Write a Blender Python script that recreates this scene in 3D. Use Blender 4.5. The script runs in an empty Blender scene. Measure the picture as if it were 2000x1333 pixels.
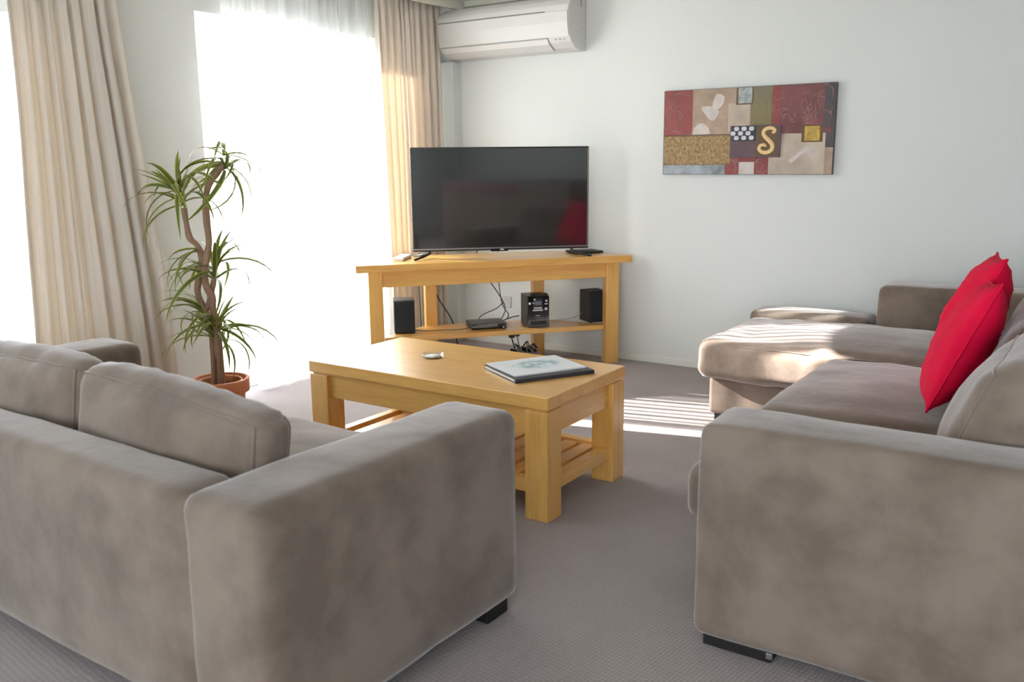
import bpy, bmesh, math, random
from mathutils import Vector, Matrix, noise
random.seed(7)
sc = bpy.context.scene
COL = sc.collection

# ------------------------------------------------------------------ camera
yaw, pitch, roll = math.radians(-33.862), math.radians(11.3816), math.radians(-0.5866)
cy, sy, cp, sp = math.cos(yaw), math.sin(yaw), math.cos(pitch), math.sin(pitch)
fw = Vector((sy * cp, cy * cp, -sp)); rt = Vector((cy, -sy, 0)); up = rt.cross(fw)
c_, s_ = math.cos(roll), math.sin(roll)
r2 = rt * c_ + up * s_; u2 = -rt * s_ + up * c_
cam_d = bpy.data.cameras.new('camera')
cam_d.sensor_width = 36; cam_d.lens = 31.70; cam_d.clip_start = .05; cam_d.clip_end = 200
cam_d.dof.use_dof = True; cam_d.dof.focus_distance = 3.9; cam_d.dof.aperture_fstop = 3.5
cam = bpy.data.objects.new('camera', cam_d); COL.objects.link(cam)
m = Matrix.Identity(4)
for i in range(3):
    m[i][0] = r2[i]; m[i][1] = u2[i]; m[i][2] = -fw[i]
m[2][3] = 1.3
cam.matrix_world = m
sc.camera = cam

# ------------------------------------------------------------------ light and exposure
SKY = 5.6
SUN = 30.0
EXPO = 0.98
w = bpy.data.worlds.new('world'); sc.world = w; w.use_nodes = True
bg = w.node_tree.nodes['Background']
bg.inputs[0].default_value = (0.90, 0.955, 1.02, 1); bg.inputs[1].default_value = SKY
sun_d = bpy.data.lights.new('sun', 'SUN'); sun_d.energy = SUN; sun_d.angle = math.radians(.5); sun_d.color = (1, .96, .91)
sun = bpy.data.objects.new('sun', sun_d); COL.objects.link(sun)
az, el = math.radians(14.5), math.radians(25.5)
sun.rotation_euler = Vector((math.cos(az) * math.cos(el), math.sin(az) * math.cos(el), -math.sin(el))).to_track_quat('-Z', 'Y').to_euler()
def portal(name, loc, rot, sx, sz):
    d = bpy.data.lights.new(name, 'AREA'); d.shape = 'RECTANGLE'; d.size = sx; d.size_y = sz
    d.cycles.is_portal = True
    o = bpy.data.objects.new(name, d); COL.objects.link(o); o.location = loc; o.rotation_euler = rot
portal('portal_1', (-4.24, 4.07, 1.05), (0, math.radians(-90), 0), 2.08, 1.78)
portal('portal_2', (-4.24, 1.3, 1.05), (0, math.radians(-90), 0), 2.08, 2.4)
portal('portal_3', (.4, -2.74, 1.375), (math.radians(90), 0, 0), 4.6, 1.65)
vs = sc.view_settings
vs.view_transform = 'Standard'; vs.look = 'None'; vs.exposure = EXPO; vs.gamma = 1; vs.use_curve_mapping = False
try:
    sc.cycles.max_bounces = 8; sc.cycles.diffuse_bounces = 5; sc.cycles.transparent_max_bounces = 16
    sc.cycles.sample_clamp_indirect = 8; sc.cycles.use_adaptive_sampling = True; sc.cycles.adaptive_threshold = .025; sc.cycles.caustics_reflective = False; sc.cycles.caustics_refractive = False
except Exception: pass

# ------------------------------------------------------------------ materials
MATS = {}
def base(name):
    m = bpy.data.materials.new(name); m.use_nodes = True
    n = m.node_tree.nodes; l = m.node_tree.links
    return m, n, l, n['Principled BSDF']
def setp(p, **k):
    for a, v in k.items():
        a = a.replace('_', ' ')
        if a in p.inputs: p.inputs[a].default_value = v
def c4(c): return (c[0], c[1], c[2], 1)
def plain(name, col, rough=.5, metal=0, spec=.5, bump=0, bscale=60, coat=0, var=0.0, vscale=6):
    m, n, l, p = base(name)
    setp(p, Base_Color=c4(col), Roughness=rough, Metallic=metal, Specular_IOR_Level=spec, Coat_Weight=coat)
    tc = n.new('ShaderNodeTexCoord')
    if var:
        ns = n.new('ShaderNodeTexNoise'); ns.inputs['Scale'].default_value = vscale; ns.inputs['Detail'].default_value = 4
        mx = n.new('ShaderNodeMix'); mx.data_type = 'RGBA'
        mx.inputs[6].default_value = c4([max(0, x * (1 - var)) for x in col]); mx.inputs[7].default_value = c4([min(1, x * (1 + var)) for x in col])
        l.new(tc.outputs['Object'], ns.inputs['Vector']); l.new(ns.outputs['Fac'], mx.inputs[0]); l.new(mx.outputs[2], p.inputs['Base Color'])
    if bump:
        nb = n.new('ShaderNodeTexNoise'); nb.inputs['Scale'].default_value = bscale; nb.inputs['Detail'].default_value = 3
        b = n.new('ShaderNodeBump'); b.inputs['Strength'].default_value = bump; b.inputs['Distance'].default_value = .004
        l.new(tc.outputs['Object'], nb.inputs['Vector']); l.new(nb.outputs['Fac'], b.inputs['Height']); l.new(b.outputs[0], p.inputs['Normal'])
    MATS[name] = m; return m
def wood(name, axis, a=(.98, .57, .16), b=(.86, .42, .09)):
    m, n, l, p = base(name)
    setp(p, Roughness=.32, Specular_IOR_Level=.5, Coat_Weight=.8, Coat_Roughness=.3)
    tc = n.new('ShaderNodeTexCoord'); mp = n.new('ShaderNodeMapping')
    s = [9, 9, 9]; s[axis] = .9
    mp.inputs['Scale'].default_value = s
    oi = n.new('ShaderNodeObjectInfo'); ad = n.new('ShaderNodeVectorMath'); ad.operation = 'ADD'
    ml = n.new('ShaderNodeVectorMath'); ml.operation = 'SCALE'; ml.inputs[3].default_value = 7
    cb = n.new('ShaderNodeCombineXYZ')
    for i in range(3): l.new(oi.outputs['Random'], cb.inputs[i])
    l.new(cb.outputs[0], ml.inputs[0]); l.new(tc.outputs['Object'], ad.inputs[0]); l.new(ml.outputs[0], ad.inputs[1]); l.new(ad.outputs[0], mp.inputs['Vector'])
    n1 = n.new('ShaderNodeTexNoise'); n1.inputs['Scale'].default_value = 1.6; n1.inputs['Detail'].default_value = 5; n1.inputs['Distortion'].default_value = .8
    n2 = n.new('ShaderNodeTexNoise'); n2.inputs['Scale'].default_value = 9; n2.inputs['Detail'].default_value = 3
    l.new(mp.outputs[0], n1.inputs['Vector']); l.new(mp.outputs[0], n2.inputs['Vector'])
    r = n.new('ShaderNodeValToRGB')
    r.color_ramp.elements[0].position = .3; r.color_ramp.elements[0].color = c4(b)
    r.color_ramp.elements[1].position = .68; r.color_ramp.elements[1].color = c4(a)
    e = r.color_ramp.elements.new(.5); e.color = c4([(x * .75 + y * .25) for x, y in zip(a, b)])
    l.new(n1.outputs['Fac'], r.inputs[0])
    mx = n.new('ShaderNodeMix'); mx.data_type = 'RGBA'; mx.blend_type = 'MULTIPLY'; mx.inputs[0].default_value = .28
    l.new(r.outputs[0], mx.inputs[6]); l.new(n2.outputs['Fac'], mx.inputs[7])
    # scattered knots
    vo = n.new('ShaderNodeTexVoronoi'); vo.inputs['Scale'].default_value = .55
    kr = n.new('ShaderNodeValToRGB'); kr.color_ramp.elements[0].position = .04; kr.color_ramp.elements[0].color = (.22, .10, .04, 1)
    kr.color_ramp.elements[1].position = .13; kr.color_ramp.elements[1].color = (1, 1, 1, 1)
    mp2 = n.new('ShaderNodeMapping'); s2 = [5, 5, 5]; s2[axis] = 2.2; mp2.inputs['Scale'].default_value = s2
    l.new(ad.outputs[0], mp2.inputs['Vector']); l.new(mp2.outputs[0], vo.inputs['Vector']); l.new(vo.outputs['Distance'], kr.inputs[0])
    mk = n.new('ShaderNodeMix'); mk.data_type = 'RGBA'; mk.blend_type = 'MULTIPLY'; mk.inputs[0].default_value = .55
    l.new(mx.outputs[2], mk.inputs[6]); l.new(kr.outputs[0], mk.inputs[7]); l.new(mk.outputs[2], p.inputs['Base Color'])
    bp = n.new('ShaderNodeBump'); bp.inputs['Strength'].default_value = .06; bp.inputs['Distance'].default_value = .002
    l.new(n2.outputs['Fac'], bp.inputs['Height']); l.new(bp.outputs[0], p.inputs['Normal'])
    MATS[name] = m; return m
def suede(name, a, b):
    m, n, l, p = base(name)
    setp(p, Roughness=.92, Specular_IOR_Level=.15, Sheen_Weight=.75, Sheen_Roughness=.38, Sheen_Tint=(.92, .88, .90, 1))
    tc = n.new('ShaderNodeTexCoord')
    n1 = n.new('ShaderNodeTexNoise'); n1.inputs['Scale'].default_value = 4.2; n1.inputs['Detail'].default_value = 7; n1.inputs['Roughness'].default_value = .58; n1.inputs['Distortion'].default_value = .15
    l.new(tc.outputs['Object'], n1.inputs['Vector'])
    r = n.new('ShaderNodeValToRGB'); r.color_ramp.elements[0].position = .38; r.color_ramp.elements[0].color = c4(b); r.color_ramp.elements[1].position = .60; r.color_ramp.elements[1].color = c4(a)
    l.new(n1.outputs['Fac'], r.inputs[0]); l.new(r.outputs[0], p.inputs['Base Color'])
    n2 = n.new('ShaderNodeTexNoise'); n2.inputs['Scale'].default_value = 380; n2.inputs['Detail'].default_value = 2
    n3 = n.new('ShaderNodeTexNoise'); n3.inputs['Scale'].default_value = 14; n3.inputs['Detail'].default_value = 4
    l.new(tc.outputs['Object'], n2.inputs['Vector']); l.new(tc.outputs['Object'], n3.inputs['Vector'])
    b1 = n.new('ShaderNodeBump'); b1.inputs['Strength'].default_value = .25; b1.inputs['Distance'].default_value = .0012
    b2 = n.new('ShaderNodeBump'); b2.inputs['Strength'].default_value = .22; b2.inputs['Distance'].default_value = .012
    l.new(n2.outputs['Fac'], b1.inputs['Height']); l.new(n3.outputs['Fac'], b2.inputs['Height']); l.new(b2.outputs[0], b1.inputs['Normal']); l.new(b1.outputs[0], p.inputs['Normal'])
    MATS[name] = m; return m
def carpet_mat():
    m, n, l, p = base('carpet')
    setp(p, Roughness=.97, Specular_IOR_Level=.08, Sheen_Weight=.15)
    tc = n.new('ShaderNodeTexCoord'); mp = n.new('ShaderNodeMapping'); mp.inputs['Rotation'].default_value = (0, 0, math.radians(8))
    l.new(tc.outputs['Object'], mp.inputs['Vector'])
    wv = n.new('ShaderNodeTexWave'); wv.wave_type = 'BANDS'; wv.bands_direction = 'X'; wv.inputs['Scale'].default_value = 28; wv.inputs['Distortion'].default_value = 1.2; wv.inputs['Detail'].default_value = 2; wv.inputs['Detail Scale'].default_value = 4
    wx = n.new('ShaderNodeTexWave'); wx.wave_type = 'BANDS'; wx.bands_direction = 'Y'; wx.inputs['Scale'].default_value = 20; wx.inputs['Distortion'].default_value = 2.5; wx.inputs['Detail'].default_value = 2
    for q in (wv, wx): l.new(mp.outputs[0], q.inputs['Vector'])
    mu = n.new('ShaderNodeMath'); mu.operation = 'MULTIPLY'; l.new(wv.outputs['Fac'], mu.inputs[0]); l.new(wx.outputs['Fac'], mu.inputs[1])
    av = n.new('ShaderNodeMath'); av.operation = 'MULTIPLY_ADD'; av.inputs[1].default_value = .5; l.new(wv.outputs['Fac'], av.inputs[0]); l.new(mu.outputs[0], av.inputs[2])
    ns = n.new('ShaderNodeTexNoise'); ns.inputs['Scale'].default_value = 2.2; ns.inputs['Detail'].default_value = 3; l.new(tc.outputs['Object'], ns.inputs['Vector'])
    r = n.new('ShaderNodeValToRGB'); r.color_ramp.elements[0].position = 0; r.color_ramp.elements[0].color = (.345, .300, .292, 1); r.color_ramp.elements[1].position = 1.1 / 1.5; r.color_ramp.elements[1].color = (.445, .392, .382, 1)
    l.new(av.outputs[0], r.inputs[0])
    mx = n.new('ShaderNodeMix'); mx.data_type = 'RGBA'; mx.blend_type = 'MULTIPLY'; mx.inputs[0].default_value = .3
    l.new(r.outputs[0], mx.inputs[6]); l.new(ns.outputs['Fac'], mx.inputs[7]); l.new(mx.outputs[2], p.inputs['Base Color'])
    b = n.new('ShaderNodeBump'); b.inputs['Strength'].default_value = .35; b.inputs['Distance'].default_value = .003
    l.new(av.outputs[0], b.inputs['Height']); l.new(b.outputs[0], p.inputs['Normal'])
    MATS['carpet'] = m
def sheer_mat():
    m = bpy.data.materials.new('sheer'); m.use_nodes = True; n = m.node_tree.nodes; l = m.node_tree.links
    n.clear(); out = n.new('ShaderNodeOutputMaterial')
    tr = n.new('ShaderNodeBsdfTransparent'); tl = n.new('ShaderNodeBsdfTranslucent'); df = n.new('ShaderNodeBsdfDiffuse')
    tr.inputs[0].default_value = (1, 1, 1, 1); tl.inputs[0].default_value = (.93, .94, .95, 1); df.inputs[0].default_value = (.9, .9, .9, 1)
    m1 = n.new('ShaderNodeMixShader'); m1.inputs[0].default_value = .38; m2 = n.new('ShaderNodeMixShader')
    # woven threads: the weave's density varies softly across the cloth
    tc = n.new('ShaderNodeTexCoord'); mp = n.new('ShaderNodeMapping'); mp.inputs['Scale'].default_value = (1, 12, .25)
    ns = n.new('ShaderNodeTexNoise'); ns.inputs['Scale'].default_value = 1.2; rm = n.new('ShaderNodeMapRange')
    rm.inputs['From Min'].default_value = .36; rm.inputs['From Max'].default_value = .64; rm.inputs['To Min'].default_value = .50; rm.inputs['To Max'].default_value = .70
    l.new(tc.outputs['Object'], mp.inputs[0]); l.new(mp.outputs[0], ns.inputs['Vector']); l.new(ns.outputs['Fac'], rm.inputs['Value']); l.new(rm.outputs[0], m2.inputs[0])
    l.new(tl.outputs[0], m1.inputs[1]); l.new(df.outputs[0], m1.inputs[2]); l.new(tr.outputs[0], m2.inputs[1]); l.new(m1.outputs[0], m2.inputs[2]); l.new(m2.outputs[0], out.inputs[0])
    MATS['sheer'] = m
def glass_mat(name, tint=(1, 1, 1), refl=.06):
    m = bpy.data.materials.new(name); m.use_nodes = True; n = m.node_tree.nodes; l = m.node_tree.links
    n.clear(); out = n.new('ShaderNodeOutputMaterial'); tr = n.new('ShaderNodeBsdfTransparent'); tr.inputs[0].default_value = c4(tint)
    gl = n.new('ShaderNodeBsdfGlossy'); gl.inputs['Roughness'].default_value = .02; mx = n.new('ShaderNodeMixShader'); mx.inputs[0].default_value = refl
    l.new(tr.outputs[0], mx.inputs[1]); l.new(gl.outputs[0], mx.inputs[2]); l.new(mx.outputs[0], out.inputs[0])
    MATS[name] = m
def curtain_mat(name, col):
    m, n, l, p = base(name)
    setp(p, Base_Color=c4(col), Roughness=.9, Specular_IOR_Level=.1, Sheen_Weight=.2)
    tl = n.new('ShaderNodeBsdfTranslucent'); tl.inputs[0].default_value = c4([col[0], col[1] * .93, col[2] * .84]); mx = n.new('ShaderNodeMixShader'); mx.inputs[0].default_value = .28
    out = n['Material Output']; l.new(p.outputs[0], mx.inputs[1]); l.new(tl.outputs[0], mx.inputs[2]); l.new(mx.outputs[0], out.inputs[0])
    tc = n.new('ShaderNodeTexCoord'); ns = n.new('ShaderNodeTexNoise'); ns.inputs['Scale'].default_value = 250; b = n.new('ShaderNodeBump'); b.inputs['Strength'].default_value = .15; b.inputs['Distance'].default_value = .001
    l.new(tc.outputs['Object'], ns.inputs['Vector']); l.new(ns.outputs['Fac'], b.inputs['Height']); l.new(b.outputs[0], p.inputs['Normal'])
    MATS[name] = m
def leaf_mat():
    m, n, l, p = base('leaf')
    setp(p, Roughness=.45, Specular_IOR_Level=.4)
    uv = n.new('ShaderNodeUVMap'); sx = n.new('ShaderNodeSeparateXYZ'); l.new(uv.outputs[0], sx.inputs[0])
    r = n.new('ShaderNodeValToRGB'); e = r.color_ramp.elements
    e[0].position = 0; e[0].color = (.52, .46, .06, 1); e[1].position = 1; e[1].color = (.52, .46, .06, 1)
    a = e.new(.3); a.color = (.06, .11, .03, 1); a = e.new(.7); a.color = (.06, .11, .03, 1)
    l.new(sx.outputs[0], r.inputs[0]); l.new(r.outputs[0], p.inputs['Base Color'])
    tl = n.new('ShaderNodeBsdfTranslucent'); tl.inputs[0].default_value = (.30, .34, .06, 1); mx = n.new('ShaderNodeMixShader'); mx.inputs[0].default_value = .15
    l.new(p.outputs[0], mx.inputs[1]); l.new(tl.outputs[0], mx.inputs[2]); l.new(mx.outputs[0], n['Material Output'].inputs[0])
    MATS['leaf'] = m

wood('wood_x', 0); wood('wood_y', 1); wood('wood_z', 2)
suede('suede', (.246, .192, .154), (.168, .127, .100)); carpet_mat(); sheer_mat()
glass_mat('window_glass', (.97, .99, .99)); glass_mat('clear_glass', (.93, .95, .95), .16)
curtain_mat('drape_cool', (.80, .745, .685)); curtain_mat('drape_warm', (.88, .81, .74)); leaf_mat()
plain('wall_paint', (.725, .742, .725), .75, spec=.2, bump=.05, bscale=300)
plain('ceiling_paint', (.84, .84, .81), .8, spec=.2, bump=.03, bscale=200)
plain('white_trim', (.80, .80, .75), .4)
plain('cream_trim', (.70, .69, .60), .5)
plain('white_metal', (.85, .86, .86), .35)
plain('white_plastic', (.64, .63, .615), .35)
plain('grey_line', (.20, .19, .17), .6)
plain('grey_mark', (.38, .37, .35), .5)
plain('black_plastic', (.012, .012, .014), .35, bump=.05, bscale=400)
plain('black_gloss', (.006, .006, .008), .12, coat=.3)
plain('screen', (.014, .016, .018), .10, spec=1.0, coat=1.0)
plain('dark_metal', (.03, .028, .03), .35, metal=.6)
plain('bezel_edge', (.35, .33, .34), .3, metal=.8)
plain('grille_cloth', (.018, .024, .032), .9, bump=.6, bscale=700)
plain('speaker_body', (.035, .030, .028), .55, bump=.1, bscale=200)
plain('player_top', (.085, .088, .088), .4, metal=.3)
plain('silver', (.75, .74, .74), .3, metal=.3)
plain('lcd', (.16, .20, .26), .25)
plain('dark_foot', (.010, .008, .008), .5)
plain('terracotta', (.56, .20, .09), .7, bump=.15, bscale=80, var=.12)
plain('soil', (.05, .032, .02), .95, bump=.9, bscale=60)
plain('bark', (.30, .185, .12), .85, bump=.9, bscale=70, var=.35, vscale=30)
plain('red_cloth', (.72, .002, .045), .75, spec=.15, bump=.2, bscale=250, var=.1)
plain('cable_black', (.015, .014, .014), .5)
plain('cable_grey', (.42, .40, .38), .5)
plain('binder_cover', (.03, .035, .05), .35)
plain('paper', (.86, .86, .86), .5)
plain('pane_edge', (.5, .5, .5), .4)
plain('paving', (.62, .60, .55), .85, bump=.3, bscale=30, var=.12)
plain('render_white', (.78, .78, .76), .9, bump=.1, bscale=60)
plain('shrub_leaf', (.12, .19, .06), .5, var=.3)
plain('laminate_brown', (.25, .17, .11), .5, var=.15)
plain('laminate_red', (.22, .03, .03), .4)
plain('bench_top', (.10, .09, .09), .3)

# ------------------------------------------------------------------ mesh helpers
def link(name, me, mat, parent=None, smooth=False):
    o = bpy.data.objects.new(name, me); COL.objects.link(o)
    if mat: me.materials.append(MATS[mat])
    if smooth:
        for f in me.polygons: f.use_smooth = True
    if parent: o.parent = parent
    return o
def from_bm(name, bm, mat, parent=None, smooth=False):
    me = bpy.data.meshes.new(name); bm.normal_update(); bm.to_mesh(me); bm.free()
    return link(name, me, mat, parent, smooth)
def tag(o, label, cat=None, group=None, kind=None):
    o['label'] = label
    if cat: o['category'] = cat
    if group: o['group'] = group
    if kind: o['kind'] = kind
    return o
def thing(name, label, cat, loc=(0, 0, 0), rz=0, group=None, kind=None):
    o = bpy.data.objects.new(name, None); o.empty_display_size = .1; COL.objects.link(o)
    o.location = loc; o.rotation_euler = (0, 0, rz)
    return tag(o, label, cat, group, kind)
def add_box(bm, a, b):
    vs = [bm.verts.new((x, y, z)) for x in (a[0], b[0]) for y in (a[1], b[1]) for z in (a[2], b[2])]
    for f in ((0, 1, 3, 2), (4, 6, 7, 5), (0, 4, 5, 1), (2, 3, 7, 6), (0, 2, 6, 4), (1, 5, 7, 3)):
        bm.faces.new([vs[i] for i in f])
def box(name, a, b, mat, parent=None, bev=.003, seg=2):
    bm = bmesh.new(); add_box(bm, [min(p, q) for p, q in zip(a, b)], [max(p, q) for p, q in zip(a, b)])
    if bev:
        bmesh.ops.bevel(bm, geom=list(bm.edges), offset=bev, segments=seg, affect='EDGES', profile=.5)
    return from_bm(name, bm, mat, parent)
def boxes(name, lst, mat, parent=None, bev=0):
    bm = bmesh.new()
    for a, b in lst: add_box(bm, a, b)
    if bev: bmesh.ops.bevel(bm, geom=list(bm.edges), offset=bev, segments=2, affect='EDGES', profile=.5)
    return from_bm(name, bm, mat, parent)
def prism(name, poly, axis, lo, hi, mat, parent=None, bev=0, smooth=False):
    """poly: 2-D points, extruded along axis (0 x: (y,z); 1 y: (x,z); 2 z: (x,y))"""
    bm = bmesh.new()
    def P(q, t): return {0: (t, q[0], q[1]), 1: (q[0], t, q[1]), 2: (q[0], q[1], t)}[axis]
    A = [bm.verts.new(P(q, lo)) for q in poly]; B = [bm.verts.new(P(q, hi)) for q in poly]
    n = len(poly)
    for i in range(n): bm.faces.new((A[i], A[(i + 1) % n], B[(i + 1) % n], B[i]))
    bm.faces.new(A); bm.faces.new(B[::-1])
    bmesh.ops.recalc_face_normals(bm, faces=bm.faces)
    if bev: bmesh.ops.bevel(bm, geom=list(bm.edges), offset=bev, segments=2, affect='EDGES', profile=.5)
    return from_bm(name, bm, mat, parent, smooth)
def catmull(pts, k=6):
    pts = [Vector(p) for p in pts]
    if len(pts) < 3: return pts
    out = []
    for i in range(len(pts) - 1):
        p0 = pts[max(i - 1, 0)]; p1 = pts[i]; p2 = pts[i + 1]; p3 = pts[min(i + 2, len(pts) - 1)]
        for j in range(k):
            t = j / k
            out.append(.5 * ((2 * p1) + (p2 - p0) * t + (2 * p0 - 5 * p1 + 4 * p2 - p3) * t * t + (3 * p1 - p0 - 3 * p2 + p3) * t ** 3))
    return out + [pts[-1]]
def add_tube(bm, pts, r, seg=8, closed=False, taper=None):
    pts = [Vector(p) for p in pts]; rings = []; n = len(pts)
    prev = None
    for i, p in enumerate(pts):
        t = (pts[(i + 1) % n] - pts[i - 1]) if closed else (pts[min(i + 1, n - 1)] - pts[max(i - 1, 0)])
        t.normalize()
        if prev is None:
            a = Vector((0, 0, 1)) if abs(t.z) < .9 else Vector((1, 0, 0)); nx = t.cross(a).normalized()
        else:
            nx = (prev - t * prev.dot(t)).normalized()
        prev = nx; ny = t.cross(nx)
        rr = r if taper is None else taper(i / max(1, n - 1))
        rings.append([bm.verts.new(p + nx * math.cos(2 * math.pi * k / seg) * rr + ny * math.sin(2 * math.pi * k / seg) * rr) for k in range(seg)])
    m_ = n if closed else n - 1
    for i in range(m_):
        A, B = rings[i], rings[(i + 1) % n]
        for k in range(seg): bm.faces.new((A[k], A[(k + 1) % seg], B[(k + 1) % seg], B[k]))
    if not closed:
        bm.faces.new(rings[0][::-1]); bm.faces.new(rings[-1])
def tube(name, pts, r, mat, parent=None, k=6, seg=8, closed=False, taper=None):
    bm = bmesh.new(); add_tube(bm, catmull(pts, k) if k else pts, r, seg, closed, taper)
    return from_bm(name, bm, mat, parent, True)
def lathe(name, prof, mat, parent=None, loc=(0, 0, 0), seg=40, smooth=True):
    bm = bmesh.new(); rings = []
    for r, z in prof:
        rings.append([bm.verts.new((loc[0] + r * math.cos(2 * math.pi * k / seg), loc[1] + r * math.sin(2 * math.pi * k / seg), loc[2] + z)) for k in range(seg)] if r > 1e-5 else [bm.verts.new((loc[0], loc[1], loc[2] + z))])
    for A, B in zip(rings, rings[1:]):
        for k in range(seg):
            q = [A[k % len(A)], A[(k + 1) % len(A)], B[(k + 1) % len(B)], B[k % len(B)]]
            q2 = []
            for v in q:
                if v not in q2: q2.append(v)
            if len(q2) > 2: bm.faces.new(q2)
    bmesh.ops.recalc_face_normals(bm, faces=bm.faces)
    return from_bm(name, bm, mat, parent, smooth)
def cyl(name, c, axis, r, h, mat, parent=None, seg=20, bev=.001):
    poly = [(r * math.cos(2 * math.pi * k / seg), r * math.sin(2 * math.pi * k / seg)) for k in range(seg)]
    o2 = {0: (1, 2), 1: (0, 2), 2: (0, 1)}[axis]
    return prism(name, [(p[0] + c[o2[0]], p[1] + c[o2[1]]) for p in poly], axis, c[axis] - h / 2, c[axis] + h / 2, mat, parent)
class Soft:
    """a padded, rounded block: size, corner radius, puff per axis, shear and wrinkles, in a local frame"""
    def __init__(s, lo, hi, r=.04, puff=(0, 0, 0), amp=0, freq=6, seed=0, lean=(0, 0), fn=None, stretch=(1, 1, 1)):
        s.c = (Vector(lo) + Vector(hi)) / 2; s.h = (Vector(hi) - Vector(lo)) / 2
        s.r = min(r, min(s.h) * .98); s.puff = puff; s.amp = amp; s.freq = freq; s.seed = seed; s.lean = lean; s.fn = fn; s.st = stretch
    def at(s, u):
        h, r = s.h, s.r
        p = Vector([u[i] * h[i] for i in range(3)])
        q = Vector([max(-(h[i] - r), min(h[i] - r, p[i])) for i in range(3)])
        d = p - q
        if d.length > 1e-9: p = q + d.normalized() * r
        g = [1 - u[i] ** 2 for i in range(3)]
        p.x += s.puff[0] * u[0] * g[1] * g[2]; p.y += s.puff[1] * u[1] * g[0] * g[2]; p.z += s.puff[2] * (u[2] if u[2] > 0 else u[2] * .5) * g[0] * g[1]
        if s.amp:
            k = Vector((p.x * s.freq * s.st[0] + s.seed * 3.7, p.y * s.freq * s.st[1] + s.seed, p.z * s.freq * s.st[2]))
            nrm = Vector([u[i] ** 5 for i in range(3)])
            if nrm.length > 1e-6:
                p += nrm.normalized() * s.amp * (noise.noise(k) + .5 * noise.noise(k * 2.3))
        if s.fn: p = s.fn(p, u)
        z = p.z + h.z
        p.x += s.lean[0] * z; p.y += s.lean[1] * z
        return p + s.c
    def build(s, name, mat, parent=None, n=16):
        bm = bmesh.new(); bmesh.ops.create_cube(bm, size=2)
        bmesh.ops.subdivide_edges(bm, edges=bm.edges[:], cuts=n, use_grid_fill=True)
        for v in bm.verts:
            u = [max(-1, min(1, c)) for c in v.co]
            u = [math.copysign(1 - (1 - abs(c)) ** 1.35, c) for c in u]     # finer towards the edges
            v.co = s.at(u)
        return from_bm(name, bm, mat, parent, True)
    def seam(s, axis, side, name, mat, parent, r=.005, n=14):
        o = [i for i in range(3) if i != axis]; pts = []
        cs = [-1 + 2 * k / n for k in range(n)]
        path = [(c, -1) for c in cs] + [(1, c) for c in cs] + [(-c, 1) for c in cs] + [(-1, -c) for c in cs]
        for a, b in path:
            u = [0, 0, 0]; u[axis] = side; u[o[0]] = a; u[o[1]] = b
            pts.append(s.at(u))
        return tube(name, pts, r, mat, parent, k=0, seg=6, closed=True)

# ------------------------------------------------------------------ the room
YB, XW, XR, YF, ZC = 5.251, -4.10, 4.2, -2.6, 2.36
box('floor', (XW - .15, YF - .15, -.08), (XR, YB + .12, 0), 'carpet', bev=0)
tag(bpy.data.objects['floor'], 'grey brown ribbed carpet covering the whole floor', 'floor', kind='structure')
tag(box('ceiling', (XW - .15, YF - .15, ZC), (XR + .12, YB + .12, ZC + .1), 'ceiling_paint', bev=0), 'flat white ceiling over the lounge room', 'ceiling', kind='structure')
tag(box('wall_back', (XW - .15, YB, 0), (XR + .12, YB + .12, ZC), 'wall_paint', bev=0), 'pale off white wall that carries the painting', 'wall', kind='structure')
O1 = (3.18, 4.96); O2 = (.1, 2.5); ZH = 2.075
T = XW - .15
tag(boxes('wall_left', [((T, YF - .15, 0), (XW, O2[0], ZC)), ((T, O2[1], 0), (XW, O1[0], ZC)), ((T, O1[1], 0), (XW, YB, ZC)), ((T, O2[0], ZH), (XW, O2[1], ZC)), ((T, O1[0], ZH), (XW, O1[1], ZC))], 'wall_paint'),
    'pale wall with the two glazed door openings', 'wall', kind='structure')
tag(box('wall_right', (XR, YF - .15, 0), (XR + .12, YB, ZC), 'wall_paint', bev=0), 'plain pale wall behind the kitchen counter', 'wall', kind='structure')
W3 = (-1.9, 2.7, .55, 2.2)  # added window opening, never in view, sized to fill the room with daylight
tag(boxes('wall_front', [((XW, YF - .15, 0), (W3[0], YF, ZC)), ((W3[1], YF - .15, 0), (XR, YF, ZC)), ((W3[0], YF - .15, 0), (W3[1], YF, W3[2])), ((W3[0], YF - .15, W3[3]), (W3[1], YF, ZC))], 'wall_paint'),
    'pale wall with an added wide fill window behind the viewer', 'wall', kind='structure')
tag(box('baseboard_back', (-3.93, YB - .012, 0), (XR, YB, .042), 'white_trim', bev=.002), 'low white skirting board along the painting wall', 'skirting', kind='structure')
tag(boxes('baseboard_left', [((XW, O2[1] + .02, 0), (XW + .012, O1[0] - .02, .042)), ((XW, O1[1] + .02, 0), (XW + .012, YB - .13, .042))], 'white_trim'), 'low white skirting board along the window wall', 'skirting', kind='structure')
# curtain pelmet along the window wall, its underside above the curtains
tag(box('trim_1', (-3.885, YF, 2.30), (-3.865, YB, ZC), 'cream_trim', bev=.002), 'pale pelmet board hiding the curtain track', 'pelmet', kind='structure')
# boxed pipe cover in the corner, under the air conditioner
tag(box('trim_2', (XW, YB - .10, 0), (-3.93, YB, 1.962), 'wall_paint', bev=.003), 'boxed pipe cover standing in the room corner', 'pipe cover', kind='structure')
tag(boxes('trim_3', [((-3.865, YB - .035, ZC - .035), (XR, YB, ZC))], 'cream_trim'), 'narrow cornice where painting wall meets ceiling', 'cornice', kind='structure')

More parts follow.
